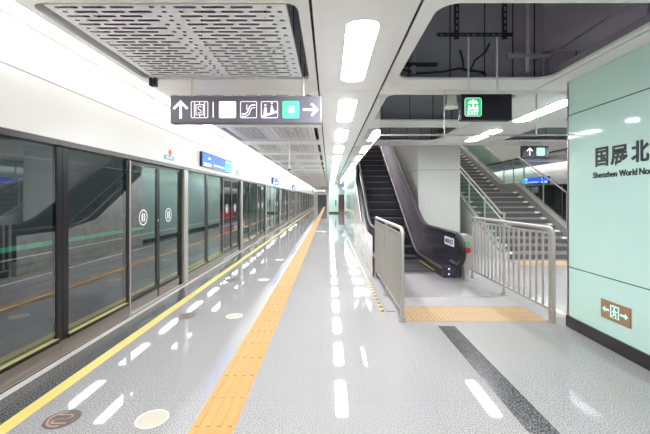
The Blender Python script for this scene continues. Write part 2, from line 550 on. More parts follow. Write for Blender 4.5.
# ---------------------------------------------------------------- tunnels, end walls, slabs
for sx, nm in ((1, 'left'), (-1, 'right')):
    def X(x): return x if sx == 1 else 2 * MIDX - x
    def bx(mb, a, b, *r):
        a, b = X(a), X(b)
        return mb.box(min(a, b), max(a, b), *r)
    struct(bx(MB(), -7.2, -6.9, Y0, Y1, -1.4, 5.2), 'wall_tunnel_' + nm, M['tunnel'])
    struct(bx(MB(), -7.2, XL - 0.15, Y0, Y1, -1.6, -1.4), 'floor_track_' + nm, M['tunnel'])
    struct(bx(MB(), -7.2, XL - 0.13, Y0, Y1, 3.6, 3.8), 'ceiling_tunnel_' + nm, M['tunnel'])
    struct(bx(MB(), XL - 0.3, XL - 0.15, Y0, Y1, -1.4, -0.01), 'wall_platform_edge_' + nm, M['tunnel'])
    g = thing('tunnel_handrail', 'green rail on the tunnel wall behind the ' + ('near' if sx == 1 else 'opposite') + ' glass screen doors', 'rail', (X(-6.8), 0, 0))
    bx(MB(), -6.86, -6.80, Y0 + 1, 13.0 if sx == 1 else Y1 - 2, 0.40, 0.50).build('rail_bar', M['green_rail'], g)
    for y in range(-8, 14, 3):
        bx(MB(), -6.9, -6.84, y, y + 0.06, 0.36, 0.54).build('bracket', M['void_dark'], g)
    # fascia above the doors
    struct(bx(MB(), -2.215, -2.19, Y0, Y1, 3.15, 4.3), 'wall_added_screen_' + nm, M['void'])  # dark screen added to block the bright cove behind the ceiling slots
    struct(bx(MB(), -2.20, -2.18, Y0, Y1, CZ + 0.03, 3.16), 'trim_slot_flange_' + nm, M['white_ceiling'])
    if sx == 1:
        for q, yl in enumerate(range(-8, 30, 4)):  # unseen fill tubes, added to brighten the tunnel behind the glass
            tl = thing('tunnel_fill', 'added fill tube high in the tunnel behind the glass doors, ' + nth(q), 'light', (X(-5.2), yl, 3.5), 'added tunnel fill lights')
            bx(MB(), -5.3, -5.1, yl, yl + 1.2, 3.50, 3.53).build('tube', M['tunnel_fill'], tl)
            bx(MB(), -5.34, -5.06, yl - 0.05, yl + 1.25, 3.53, 3.6).build('housing', M['void_dark'], tl)
        for q in range(7):
            zc = 0.2 - 0.17 * q
            MB().box(-6.89, -6.86, Y0 + 1, 30, zc, zc + 0.03).build('cable', M['grey_wall'] if q % 3 == 0 else M['void_dark'], g)
    struct(bx(MB(), XL - 0.12, XL + 0.02, Y0, Y1, 2.11, 2.627), 'trim_fascia_lower_' + nm, M['white_wall'])
    struct(bx(MB(), XL - 0.12, XL + 0.012, Y0, Y1, 2.627, 2.635), 'trim_fascia_joint_' + nm, M['joint'])
    struct(bx(MB(), XL - 0.12, XL + 0.02, Y0, Y1, 2.635, 2.97), 'trim_fascia_upper_' + nm, M['white_wall'])
    struct(bx(MB(), XL - 0.12, -2.19, Y0, Y1, 3.08, 3.12), 'ceiling_cove_' + nm, M['white_ceiling'])
    struct(bx(MB(), XL - 0.12, XL - 0.02, Y0, Y1, 2.97, 3.6), 'wall_cove_' + nm, M['white_ceiling'])
    struct(bx(MB(), -2.25, -2.23, Y0, Y1, 2.97, 3.08), 'trim_cove_edge_' + nm, M['white_ceiling'])
    c = thing('cove_light', 'long bright strip light in the ceiling cove above the ' + ('near' if sx == 1 else 'opposite') + ' screen doors', 'light', (X(-2.38), 0, 3.0))
    bx(MB(), -2.52, -2.28, Y0 + 0.1, Y1 - 0.1, 3.012, 3.03).build('diffuser', M['cove'], c)
    bx(MB(), -2.53, -2.26, Y0 + 0.1, Y1 - 0.1, 3.03, 3.079).build('housing', M['white_ceiling'], c)
struct(MB().box(-7.2, 2 * MIDX + 7.2, Y1, Y1 + 0.3, -1.6, 7), 'wall_far', M['grey_wall'])
struct(MB().box(-7.2, 2 * MIDX + 7.2, Y0 - 0.3, Y0, -1.6, 7), 'wall_back', M['grey_wall'])
# slab over the ceiling, leaving the stair void open
def slab(name, x0, x1, y0, y1):
    struct(MB().box(x0, x1, y0, y1, 4.3, 4.6), name, M['void'])
slab('ceiling_slab_left', XL - 0.1, 0.66, Y0, Y1)
slab('ceiling_slab_right', 6.94, XR + 0.1, Y0, Y1)
slab('ceiling_slab_near', 0.66, 6.94, Y0, VY0)
slab('ceiling_slab_far', 0.66, 6.94, VY1, Y1)

# ---------------------------------------------------------------- ceiling boards
TH = 0.03
def board(mb, x0, x1, y0, y1, hole=None):
    mb.plate(rect(x0, x1, y0 + 0.0045, y1 - 0.0045), [hole] if hole else [], CZ, CZ + TH)
left, mid, openb, cen, openr, midr, right = (MB() for _ in range(7))
rim = MB()
lights, perf = [], []
for k in range(-5, 26):
    a = B0 + BAY * k
    b = min(a + BAY, Y1)
    if a >= Y1: break
    a = max(a, Y0)
    oy0, oy1 = a + 0.17, a + 1.82
    near = b <= VY0 + 0.1
    board(left, -2.24, -0.145, a, b, rrect(-2.17, -0.23, oy0, oy1, 0.1))
    board(right, 2 * MIDX + 0.145, 2 * MIDX + 2.24, a, b, rrect(2 * MIDX + 0.23, 2 * MIDX + 2.17, oy0, oy1, 0.1))
    board(mid, -0.123, 0.653, a, b)
    lights.append((0.275, a + 0.41))
    perf.append((1, a)); perf.append((-1, a))
    if near:
        board(openb, 0.677, 2.66, a, b, rrect(0.80, 2.60, oy0, oy1, 0.16, 6))
        board(openr, 2 * MIDX - 2.66, 2 * MIDX - 0.677, a, b, rrect(2 * MIDX - 2.60, 2 * MIDX - 0.80, oy0, oy1, 0.16, 6))
        board(midr, 2 * MIDX - 0.653, 2 * MIDX + 0.123, a, b)
        if b > 4.4:
            board(cen, 2.68, 2 * MIDX - 2.68, a, b)
            lights.append((3.46, a + 0.41))
        lights.append((2 * MIDX - 0.275, a + 0.41))
    elif a < VY0:
        board(openb, 0.677, 2.66, a, VY0)
        board(openr, 2 * MIDX - 2.66, 2 * MIDX - 0.677, a, VY0)
        board(midr, 2 * MIDX - 0.653, 2 * MIDX + 0.123, a, VY0)
        board(cen, 2.68, 2 * MIDX - 2.68, a, VY0)
    elif a > VY1:
        board(openb, 0.677, 6.92, a, b)
struct(left, 'ceiling_board_left', M['white_ceiling'])
struct(right, 'ceiling_board_right', M['white_ceiling'])
struct(mid, 'ceiling_board_middle', M['white_ceiling'])
struct(openb, 'ceiling_board_open', M['white_ceiling'])
struct(openr, 'ceiling_board_open_right', M['white_ceiling'])
struct(midr, 'ceiling_board_middle_right', M['white_ceiling'])
struct(cen, 'ceiling_board_centre', M['white_ceiling'])
# shadow gaps between the boards
for i, (x0, x1, ya, yb) in enumerate(((-0.147, -0.121, Y0, Y1), (0.651, 0.679, Y0, Y1), (2.658, 2.682, Y0, VY0), (2 * MIDX - 2.682, 2 * MIDX - 2.658, Y0, VY0),
                              (2 * MIDX - 0.679, 2 * MIDX - 0.651, Y0, VY0), (2 * MIDX + 0.121, 2 * MIDX + 0.147, Y0, Y1))):
    struct(MB().box(x0, x1, ya, yb, CZ + 0.014, CZ + 0.05), 'ceiling_gap_%d' % (i + 1), M['groove'])

# void structure above the openings
struct(MB().box(0.66, 6.94, Y0, Y0 + 0.1, CZ + 0.03, 4.3), 'wall_void_back', M['void'])
mb = MB()
for y in (4.42, 6.62, 8.85):
    mb.box(0.70, 2.66, y, y + 0.14, CZ + 0.06, 4.3)
    mb.box(4.1, 6.1, y, y + 0.14, CZ + 0.06, 4.3)
struct(mb, 'ceiling_void_beams', M['void'])
mb = MB()
for y in (4.42, 6.62, 8.85):
    for x in (0.98, 1.5, 1.93, 2.28, 2.55, 4.6, 5.4):
        mb.box(x, x + 0.012, y - 0.006, y, CZ + 0.06, 4.3)
struct(mb, 'ceiling_void_seams', M['void_dark'])
mb = MB()
for x in (0.69, 2.64, 2 * MIDX - 2.66, 2 * MIDX - 0.71):
    mb.box(x, x + 0.02, Y0, VY0, CZ + TH, CZ + 0.12)
struct(mb, 'ceiling_void_flanges', M['void'])

# ---------------------------------------------------------------- ceiling lights
proto = None
cnt = {}
for x, y in sorted(lights, key=lambda p: p[1]):
    if proto is None:
        t = thing('ceiling_light', '', 'light', (x, y, CZ), 'ceiling lights')
        lens = MB()
        lv, lf, levels = [], [], ((0.0, -0.001), (0.0, -0.004), (0.012, -0.009), (0.04, -0.013), (0.08, -0.015))
        for d_, z_ in levels:
            lv += [(p[0], p[1], CZ + z_) for p in rrect(x - 0.13 + d_, x + 0.13 - d_, y + d_, y + 1.46 - d_, max(0.03, 0.1 - d_), 6)]
        nn = len(lv) // len(levels)
        for q in range(len(levels) - 1):
            lf += [(q * nn + i, q * nn + (i + 1) % nn, (q + 1) * nn + (i + 1) % nn, (q + 1) * nn + i) for i in range(nn)]
        lf += [tuple(range(nn)), tuple(range(len(lv) - nn, len(lv)))]
        lens.add(lv, lf).build('diffuser', M['lamp'], t, smooth=True)
        f = MB()
        f.plate(rrect(x - 0.142, x + 0.142, y - 0.012, y + 1.472, 0.11), [rrect(x - 0.131, x + 0.131, y - 0.001, y + 1.461, 0.1)], CZ - 0.005, CZ - 0.0005)
        f.build('frame', M['white_ceiling'], t)
        proto = t
    else:
        t = copy_tree(proto)
        t.location = (x, y, CZ)
    nm = {0.275: 'in the row above the walkway', 3.46: 'in the row past the mint wall'}.get(x, 'in the row beyond the stairs')
    if y + 1.4 < 0.1:
        b = cnt.get((x, 'b'), 0); cnt[(x, 'b')] = b + 1
        t['label'] = 'ceiling light behind the camera ' + nm + ', ' + NEARS[b] + ' there'
        t['group'] = 'ceiling lights behind the camera'
    else:
        b = cnt.get(x, 0); cnt[x] = b + 1
        t['label'] = 'rounded ceiling light ' + nm + ', ' + nth(b)
        t['group'] = 'ceiling lights ' + nm

# ---------------------------------------------------------------- perforated panels
def stadium(x0, x1, y, h):
    r = h / 2
    if x1 - x0 < h * 1.5:
        cx = (x0 + x1) / 2
        return [(cx + (x1 - x0) / 2 * math.cos(math.radians(a)), y + r * math.sin(math.radians(a))) for a in range(0, 360, 45)]
    return [(x1 - r, y - r), (x1 - r * 0.3, y - r * 0.7), (x1, y), (x1 - r * 0.3, y + r * 0.7), (x1 - r, y + r),
            (x0 + r, y + r), (x0 + r * 0.3, y + r * 0.7), (x0, y), (x0 + r * 0.3, y - r * 0.7), (x0 + r, y - r)]
pan = MB()
PW0, PW1 = -2.08, -0.32
PH0, PH1 = 0.215, 1.775
rows = 24
pit = (PH1 - PH0) / rows
for i in range(rows):
    y = PH0 + pit * i
    if i % 2 == 0:
        h = [(-2.035 + 0.205 * j, -2.035 + 0.205 * j + 0.178) for j in range(3)] + [(-1.335, -1.295), (-1.245, -1.21)] + [(-1.154 + 0.21 * j, -1.154 + 0.21 * j + 0.172) for j in range(3)] + [(-0.465, -0.42)]
    else:
        h = [(-2.02, -1.98)] + [(-1.93 + 0.205 * j, -1.93 + 0.205 * j + 0.178) for j in range(3)] + [(-1.27, -1.23), (-1.14, -1.10)] + [(-1.03 + 0.21 * j, -1.03 + 0.21 * j + 0.172) for j in range(3)] + [(-0.395, -0.35)]
    pan.plate(rect(PW0, PW1, y, y + pit), [stadium(p[0], p[1], y + pit / 2, 0.031) for p in h], CZ + 0.012)
pan.box(PW0 - 0.004, PW0, PH0, PH1, CZ + 0.012, CZ + 0.05)
pan.box(PW1, PW1 + 0.004, PH0, PH1, CZ + 0.012, CZ + 0.05)
pan.box(PW0, PW1, PH0 - 0.004, PH0, CZ + 0.012, CZ + 0.05)
pan.box(PW0, PW1, PH1, PH1 + 0.004, CZ + 0.012, CZ + 0.05)
proto = None
cl = cr = cb = 0
for s, a in perf:
    if a > 45: continue
    if proto is None:
        t = thing('perforated_ceiling_panel', '', 'ceiling panel', (0, 0, 0), '')
        pan.build('slotted_sheet', M['panel_white'], t)
        hg = MB()
        for x in (-1.8, -0.5):
            for y in (0.4, 1.6):
                hg.box(x - 0.006, x + 0.006, y - 0.006, y + 0.006, CZ + 0.012, 4.3)
        hg.build('hanger_rods', M['void_dark'], t)
        proto = t
    else:
        t = copy_tree(proto)
    if s == 1:
        t.location = (0, a, 0)
    else:
        t.location = (2 * MIDX, a + 2 * 0.995, 0)
        t.rotation_euler = (0, 0, math.pi)
    if a + 1.8 < 0.5:
        t['label'] = 'slotted white ceiling panel behind the camera, %s of those on the %s platform side' % (NEARS[cb // 2], 'near' if s == 1 else 'opposite')
        t['group'] = 'perforated ceiling panels behind the camera'
        cb += 1
    elif s == 1:
        t['label'] = 'white slotted ceiling panel in the row beside the cove light, ' + nth(cl)
        t['group'] = 'perforated ceiling panels over the near platform'
        cl += 1
    else:
        t['label'] = 'white slotted ceiling panel over the opposite platform beyond the stairs, ' + nth(cr)
        t['group'] = 'perforated ceiling panels over the opposite platform'
        cr += 1

# ---------------------------------------------------------------- platform screen doors
ML = 4.17
def screen_unit():
    t = thing('platform_screen_door', '', 'screen door', (0, 0, 0), '')
    # local: face at x = 0 towards +x, tunnel at -x, runs along +y
    MB().box(-0.10, 0.012, 0, 0.17, 0.0, 2.06).build('steel_post', M['steel_pale'], t, bevel=0.006)
    MB().box(-0.10, 0.02, 0, ML, 2.06, 2.115).build('head_rail', M['head_frame'], t)
    for y0, y1, nm in ((0.17, 1.22, 'fixed_panel'), (1.36, 2.42, 'fixed_panel')):
        p = MB().box(-0.05, -0.035, y0 + 0.012, y1 - 0.012, 0.185, 2.06).build(nm, M['door_glass'], t)
        MB().box(-0.07, 0.0, y0, y1, 0.0, 0.14).build('kick_plate', M['kick'], p)
        f = MB().box(-0.07, -0.005, y0, y1, 0.14, 0.172)
        f.box(-0.055, -0.03, y0, y0 + 0.012, 0.17, 2.06).box(-0.055, -0.03, y1 - 0.012, y1, 0.17, 2.06)
        f.build('frame', M['black_frame'], p)
        MB().box(-0.07, -0.008, y0, y1, 0.172, 0.179).build('edge_strip', M['olive'], p)
    m = MB().box(-0.075, -0.028, 1.22, 1.287, 0.14, 2.06).box(-0.075, -0.028, 1.293, 1.36, 0.14, 2.06).build('mullion', M['black_frame'], t)
    MB().box(-0.07, 0.002, 1.22, 1.36, 0, 0.14).build('kick_plate', M['kick'], m)
    MB().box(-0.09, -0.028, 2.42, 2.46, 0.0, 2.06).build('door_jamb', M['black_frame'], t)
    MB().box(-0.09, -0.015, 2.46, 2.485, 0.0, 2.06).build('steel_edge', M['steel_pale'], t)
    MB().box(-0.09, -0.03, 4.09, 4.17, 0.0, 2.06).build('door_jamb', M['black_frame'], t)
    for y0, y1, cy in ((2.485, 3.285, 2.86), (3.29, 4.09, 3.66)):
        p = MB().box(-0.065, -0.05, y0 + 0.05, y1 - 0.05, 0.185, 2.0).build('door_leaf', M['door_glass'], t)
        f = MB().box(-0.075, -0.040, y0, y0 + 0.05, 0.02, 2.06).box(-0.075, -0.040, y1 - 0.05, y1, 0.02, 2.06)
        f.box(-0.075, -0.040, y0, y1, 0.14, 0.187).box(-0.075, -0.040, y0, y1, 2.0, 2.06)
        f.build('frame', M['black_frame'], p)
        MB().box(-0.075, -0.038, y0 + 0.03, y1 - 0.03, 0.02, 0.14).build('kick_plate', M['kick'], p)
        lg = MB()
        o_, i_ = ring(cy, 1.27, 0.115, 0.098, 32)
        yz_plate(lg, o_, [i_], -0.049, -0.046)
        lft = [(cy - 0.012, 1.27 + 0.07), (cy - 0.05, 1.27 + 0.04), (cy - 0.05, 1.27 - 0.04), (cy - 0.012, 1.27 - 0.07)]
        yz_plate(lg, lft, [], -0.049, -0.046)
        yz_plate(lg, [(2 * cy - q[0], q[1]) for q in lft], [], -0.049, -0.046)
        lg.build('door_symbol', M['white_plain'], p)
    MB().box(-0.040, -0.030, 3.27, 3.29, 1.18, 1.22).build('lock_button', M['steel'], t)
    return t
unit = screen_unit()
i = -3
first = True
cnt_b = 0
while 2.24 + ML * i < Y1 - ML:
    y = 2.24 + ML * i
    t = unit if first else copy_tree(unit)
    first = False
    t.location = (XL, y, 0)
    if y + ML < 0.3:
        t['label'] = 'glass platform screen door unit behind the camera on the near side, %s of them' % NEARS[cnt_b]
        t['group'] = 'platform screen doors behind the camera'; cnt_b += 1
    else:
        t['label'] = 'glass platform screen door unit in the long row along the yellow line, ' + nth(i + 1)
        t['group'] = 'platform screen doors along the near track'
    i += 1
i = 0
while i < 12:
    y = -4 + ML * (i + 1)
    t = copy_tree(unit)
    t.location = (XR, y, 0)
    t.rotation_euler = (0, 0, math.pi)
    t['label'] = 'glass platform screen door unit on the opposite track beyond the staircase, ' + nth(i)
    t['group'] = 'platform screen doors along the opposite track'
    i += 1

# ---------------------------------------------------------------- screens and small plates on the fascia
def info_screen(y0, y1, label, sx=1, detail=True):
    xx = XL + 0.02 if sx == 1 else XR - 0.02
    d = 1 if sx == 1 else -1
    t = thing('information_screen', label, 'screen', (xx, (y0 + y1) / 2, 2.2), 'blue information screens on the fascia')
    def bx(a, b, *r):
        a, b = xx + d * a, xx + d * b
        return MB().box(min(a, b), max(a, b), *r)
    bx(0, 0.05, y0, y1, 2.19, 2.49).build('housing', M['sign_black'], t)
    bx(0.05, 0.053, y0 + 0.04, y1 - 0.03, 2.21, 2.475).build('display', M['screen_blue'], t)
    w = y1 - y0
    if detail:
        bx(0.053, 0.055, y1 - 0.24 * w, y1 - 0.03, 2.215, 2.47).build('cyan_column', M['screen_cyan'], t)
        q = bx(0.053, 0.055, y0 + 0.10, y0 + 0.26 * w, 2.215, 2.28)
        q.build('pale_block', M['screen_light'], t)
        bx(0.053, 0.055, y0 + 0.36 * w, y0 + 0.72 * w, 2.26, 2.285).build('white_line', M['screen_white'], t)
        tri = MB()
        yz_plate(tri, [(y0 + 0.17 * w, 2.37), (y0 + 0.25 * w, 2.37), (y0 + 0.21 * w, 2.42)], [], xx + 0.053 * d, xx + 0.055 * d)
        tri.build('white_triangle', M['screen_white'], t)
        bx(0.053, 0.055, y1 - 0.21 * w, y1 - 0.1, 2.42, 2.45).build('white_caption', M['screen_white'], t)
info_screen(7.13, 9.22, 'blue lit information screen on the white fascia, nearest the camera')
info_screen(16.1, 18.2, 'small blue information screen on the fascia, second from the camera')
info_screen(25.1, 27.2, 'tiny distant blue information screen on the fascia, third from the camera')
info_screen(15.1, 17.2, 'blue information screen seen through the staircase railing on the opposite fascia', -1)
for j, y in enumerate((5.75, 10.0, 14.2, 18.3, 22.5)):
    t = thing('door_number_plate', 'small teal and orange door plate on the white fascia, ' + nth(j), 'plate', (XL + 0.02, y, 2.2), 'door plates on the fascia')
    MB().box(XL + 0.02, XL + 0.026, y - 0.16, y + 0.2, 2.17, 2.235).build('teal_plate', M['teal_label'], t)
    MB().box(XL + 0.026, XL + 0.028, y - 0.1, y + 0.14, 2.19, 2.215).build('white_band', M['white_plain'], t)
    dd = MB()
    yz_plate(dd, [(y + 0.05 + 0.05 * math.cos(a * math.pi / 8), 2.29 + 0.05 * math.sin(a * math.pi / 8)) for a in range(16)], [], XL + 0.02, XL + 0.026)
    dd.build('orange_badge', M['orange'], t)

# ---------------------------------------------------------------- mint station-name wall (core block to the right of the camera)
WX, WY = 2.89, 4.29
w = tag(MB().box(WX + 0.02, 2 * MIDX - WX - 0.02, Y0, WY - 0.02, 0.0, CZ), kind='structure') if False else None
struct(MB().box(WX + 0.012, 2 * MIDX - WX - 0.012, Y0, WY - 0.012, 0.0, CZ), 'wall_core', M['joint'])
bands = [(0.135, 0.715), (0.727, 2.535), (2.547, CZ - 0.001)]
mb = MB()
for z0, z1 in bands:
    mb.box(WX, WX + 0.012, Y0, WY, z0, z1)
    mb.box(WX, 2 * MIDX - WX, WY - 0.012, WY, z0, z1)
    mb.box(2 * MIDX - WX - 0.012, 2 * MIDX - WX, Y0, WY, z0, z1)
struct(mb, 'wall_core_panels', M['mint'])
struct(MB().box(WX - 0.02, 2 * MIDX - WX + 0.02, Y0, WY + 0.012, 0, 0.135), 'baseboard_core', M['black_skirt'])
struct(MB().box(WX - 0.004, WX + 0.02, WY, WY + 0.012, 0.135, CZ), 'trim_core_edge', M['steel'])

def on_wall(mb, y_left, z, x):
    """turn a mesh drawn in (u right, v up) onto the wall that faces -x; u runs towards the camera"""
    return MB().add([(x - v[2], y_left - v[0], z + v[1]) for v in mb.v], mb.f)
sg = thing('station_name', 'dark station name lettering in Chinese and English on the mint wall', 'lettering', (WX, 3.85, 1.78))
for ch, ya, yb, nm in (('国', 3.845, 3.672, 'character'), ('展', 3.640, 3.43, 'character'), ('北', 3.39, 3.20, 'character')):
    z0 = {'国': 1.885, '展': 1.875, '北': 1.885}[ch]
    tm, _ = text_mesh(ch, 0.198, 0.006, 0.012, ya - yb - 0.008)
    tm = bold(tm, 0.006)
    on_wall(tm, ya, z0, WX).build(nm, M['text_dark'], sg)
for wd, ya, wdt in (('Shenzhen', 3.885, 0.325), ('World', 3.535, 0.205), ('North', 3.305, 0.20)):
    tm, tw = text_mesh(wd, 0.060, 0.004, 0.012, wdt)
    tm = bold(tm, 0.0035)
    on_wall(tm, ya, 1.765, WX).build('english_word', M['text_dark'], sg)

# low evacuation sign
ev = thing('evacuation_sign', 'bronze evacuation sign with mint arrows and running figure low on the mint wall', 'sign', (WX, 3.6, 0.3))
MB().box(WX - 0.012, WX, 3.39, 3.76, 0.30, 0.49).build('plate', M['tan'], ev, bevel=0.003)
g = MB()
def W(pts, holes=()):
    q = MB().plate(pts, list(holes), 0.0125, 0.0145)
    t = on_wall(q, 3.76, 0.30, WX)
    g.add(t.v, t.f)
W([(0.025, 0.095), (0.06, 0.125), (0.06, 0.105), (0.11, 0.105), (0.11, 0.085), (0.06, 0.085), (0.06, 0.065)])
W([(0.345, 0.095), (0.31, 0.065), (0.31, 0.085), (0.255, 0.085), (0.255, 0.105), (0.31, 0.105), (0.31, 0.125)])
W(rect(0.128, 0.238, 0.035, 0.16), [rect(0.14, 0.226, 0.036 + 0.002, 0.148)])
W([(0.178 + 0.012 * math.cos(a), 0.132 + 0.012 * math.sin(a)) for a in [k * math.pi / 5 for k in range(10)]])
W(stroke([(0.185, 0.118), (0.178, 0.085)], 0.022))
W(stroke([(0.178, 0.088), (0.200, 0.068), (0.197, 0.042)], 0.013))
W(stroke([(0.178, 0.085), (0.168, 0.062), (0.148, 0.052)], 0.013))
W(stroke([(0.186, 0.112), (0.205, 0.098), (0.218, 0.106)], 0.009))
W(stroke([(0.182, 0.112), (0.162, 0.104), (0.154, 0.088)], 0.009))
g.build('pictogram', M['glow_mint'], ev)

# ---------------------------------------------------------------- hanging guide sign over the platform
HY = 4.1
def hang_sign(name, label, x0, x1, z0, z1, y, body, rods, top, group='hanging guide signs'):
    t = thing(name, label, 'sign', ((x0 + x1) / 2, y, z0), group)
    MB().box(x0, x1, y, y + 0.10, z0, z1).build('sign_box', body, t, bevel=0.006)
    for x in rods:
        MB().tube([(x, y + 0.05, z1 - 0.001), (x, y + 0.05, top)], 0.012, 8).build('hanger_rod', M['white_wall'], t, smooth=True)
    return t
gs = hang_sign('guide_sign', 'long dark guide sign with arrows and lit pictograms hanging over the platform', -1.835, -0.092, 2.415, 2.73, HY, M['sign_body'], (-1.60, -0.30), CZ)
def sp(px, py):   # pictogram coordinates measured on the sign (u metres from its left end, v up)
    return px, py
def face(polys, m, nm, t=gs, x0=-1.835, z0=2.415, y=HY, lift=0.002):
    b = MB()
    for p in polys:
        outer, holes = p if isinstance(p, tuple) else (p, [])
        xz_plate(b, [(x0 + q[0], z0 + q[1]) for q in outer], [[(x0 + q[0], z0 + q[1]) for q in h] for h in holes], y - lift, y - 0.0002)
    return b.build(nm, m, t)
def arrow_up(cx, cy, s=1.0):
    return [[(cx - 0.014 * s, cy - 0.10 * s), (cx + 0.014 * s, cy - 0.10 * s), (cx + 0.014 * s, cy + 0.06 * s), (cx + 0.07 * s, cy + 0.004 * s), (cx + 0.09 * s, cy + 0.024 * s),
             (cx, cy + 0.112 * s), (cx - 0.09 * s, cy + 0.024 * s), (cx - 0.07 * s, cy + 0.004 * s), (cx - 0.014 * s, cy + 0.06 * s)]]
def rot_r(polys, cx, cy):
    return [[(cx + (q[1] - cy), cy - (q[0] - cx)) for q in p] for p in polys]
def frame_ring(x0, x1, z0, z1, w=0.008, r=0.018):
    return (rrect(x0, x1, z0, z1, r), [rrect(x0 + w, x1 - w, z0 + w, z1 - w, r * 0.6)])
U = 1.743 / 575          # metres per px of the enlarged crop of the sign (40..615)
def u(px): return (px - 40) * U
CV = 0.155
face(arrow_up(u(80), CV - 0.003, 1.0), M['sign_white'], 'up_arrow')
face([frame_ring(u(119), u(185), CV - 0.098, CV + 0.098),
      rect(u(131), u(134), CV - 0.09, CV + 0.09), rect(u(170), u(173), CV - 0.09, CV + 0.09),
      rect(u(140), u(165), CV + 0.055, CV + 0.063), rect(u(140), u(165), CV - 0.063, CV - 0.055),
      rect(u(137), u(140), CV - 0.063, CV + 0.063), rect(u(165), u(168), CV - 0.063, CV + 0.063),
      rect(u(151), u(154), CV + 0.063, CV + 0.09), rect(u(151), u(154), CV - 0.09, CV - 0.063),
      stroke([(u(152) + 0.022, CV + 0.03), (u(152), CV + 0.042), (u(152) - 0.02, CV + 0.026), (u(152) - 0.012, CV + 0.008), (u(152) + 0.014, CV - 0.01), (u(152) + 0.02, CV - 0.028), (u(152), CV - 0.042), (u(152) - 0.022, CV - 0.03)], 0.009)],
     M['sign_pale'], 'screen_door_pictogram')
face([rect(u(202), u(206), CV - 0.09, CV + 0.09)], M['sign_pale'], 'divider')
face([rrect(u(226), u(291), CV - 0.097, CV + 0.097, 0.016)], M['sign_white'], 'lit_white_square')
face([frame_ring(u(307), u(371), CV - 0.098, CV + 0.098),
      stroke([(u(313), CV - 0.05), (u(326), CV - 0.05), (u(334), CV - 0.03), (u(344), CV + 0.04), (u(352), CV + 0.055), (u(365), CV + 0.055)], 0.016),
      stroke([(u(313), CV - 0.075), (u(330), CV - 0.075), (u(340), CV - 0.055), (u(350), CV + 0.018), (u(365), CV + 0.025)], 0.009),
      rect(u(331), u(334), CV + 0.0, CV + 0.06)], M['sign_pale'], 'escalator_pictogram')
face([frame_ring(u(386), u(451), CV - 0.098, CV + 0.098),
      stroke([(u(391), CV - 0.08), (u(447), CV - 0.02)], 0.024),
      [(u(396), CV - 0.06), (u(410), CV - 0.045), (u(408), CV + 0.02), (u(403), CV + 0.035), (u(398), CV + 0.02)],
      [(u(403) + 0.013 * math.cos(k), CV + 0.052 + 0.013 * math.sin(k)) for k in [j * math.pi / 5 for j in range(10)]],
      [(u(422), CV - 0.03), (u(436), CV - 0.015), (u(431), CV + 0.03), (u(427), CV + 0.065), (u(424), CV + 0.03)],
      [(u(427) + 0.012 * math.cos(k), CV + 0.078 + 0.012 * math.sin(k)) for k in [j * math.pi / 5 for j in range(10)]]],
     M['sign_pale'], 'stairs_pictogram')
face([rrect(u(468), u(532), CV - 0.1, CV + 0.1, 0.02)], M['sign_green'], 'lit_green_square')
face([rrect(u(486), u(514), CV - 0.04, CV + 0.04, 0.015)], M['glow_mint'], 'pale_exit_symbol', lift=0.004)
face(rot_r(arrow_up(u(574), CV, 0.86), u(574), CV), M['sign_white'], 'right_arrow')

# EXIT sign near the escalator
ex = hang_sign('exit_sign', 'black hanging sign with green EXIT square in front of the escalator opening', 1.524, 2.115, 2.45, 2.752, HY, M['sign_black'], (1.63, 1.963), 3.43)
def exface(polys, m, nm, lift=0.002): return face(polys, m, nm, ex, 1.524, 2.45, HY, lift)
exface([rrect(0.045, 0.235, 0.045, 0.255, 0.02)], M['exit_green'], 'green_square')
exface([frame_ring(0.043, 0.237, 0.043, 0.257, 0.004, 0.022)], M['sign_pale'], 'square_outline', 0.003)
cx = 0.14
exface([rect(cx - 0.011, cx + 0.011, 0.13, 0.235), rect(cx - 0.055, cx + 0.055, 0.19, 0.206),
        rect(cx - 0.055, cx + 0.055, 0.125, 0.143), rect(cx - 0.055, cx - 0.036, 0.125, 0.172), rect(cx + 0.036, cx + 0.055, 0.125, 0.172),
        rect(cx - 0.04, cx - 0.024, 0.19, 0.226), rect(cx + 0.024, cx + 0.04, 0.19, 0.226)], M['sign_white'], 'exit_symbol', 0.004)
tm, tw = text_mesh('EXIT', 0.05, 0.002, 0.02, 0.13)
MB().add([(1.524 + cx - 0.065 + v[0], HY - 0.0045 + v[2], 2.45 + 0.06 + v[1]) for v in tm.v], tm.f).build('exit_word', M['sign_white'], ex)
# slotted channel that carries the EXIT sign
ch = thing('hanging_channel', 'black slotted steel channel in the dark ceiling void carrying the EXIT sign', 'bracket', (1.8, HY + 0.05, 3.43))
def channel(mb, p0, p1, w=0.045):
    """slotted channel in the XZ plane"""
    (x0, z0), (x1, z1) = p0, p1
    if abs(x1 - x0) > abs(z1 - z0):
        hs = [rrect(x, x + 0.05, z0 - 0.008, z0 + 0.008, 0.006, 2) for x in [x0 + 0.03 + 0.075 * k for k in range(int((x1 - x0 - 0.05) / 0.075))]]
        xz_plate(mb, rect(x0, x1, z0 - w / 2, z0 + w / 2), hs, HY + 0.03, HY + 0.034)
        mb.box(x0, x1, HY + 0.034, HY + 0.07, z0 + w / 2 - 0.004, z0 + w / 2)
    else:
        hs = [rrect(x0 - 0.008, x0 + 0.008, z, z + 0.05, 0.006, 2) for z in [z0 + 0.03 + 0.075 * k for k in range(int((z1 - z0 - 0.05) / 0.075))]]
        xz_plate(mb, rect(x0 - w / 2, x0 + w / 2, z0, z1), hs, HY + 0.03, HY + 0.034)
        mb.box(x0 - w / 2, x0 - w / 2 + 0.004, HY + 0.034, HY + 0.07, z0, z1)
b = MB(); channel(b, (1.26, 3.452), (2.13, 3.452)); b.build('cross_channel', M['void_dark'], ch)
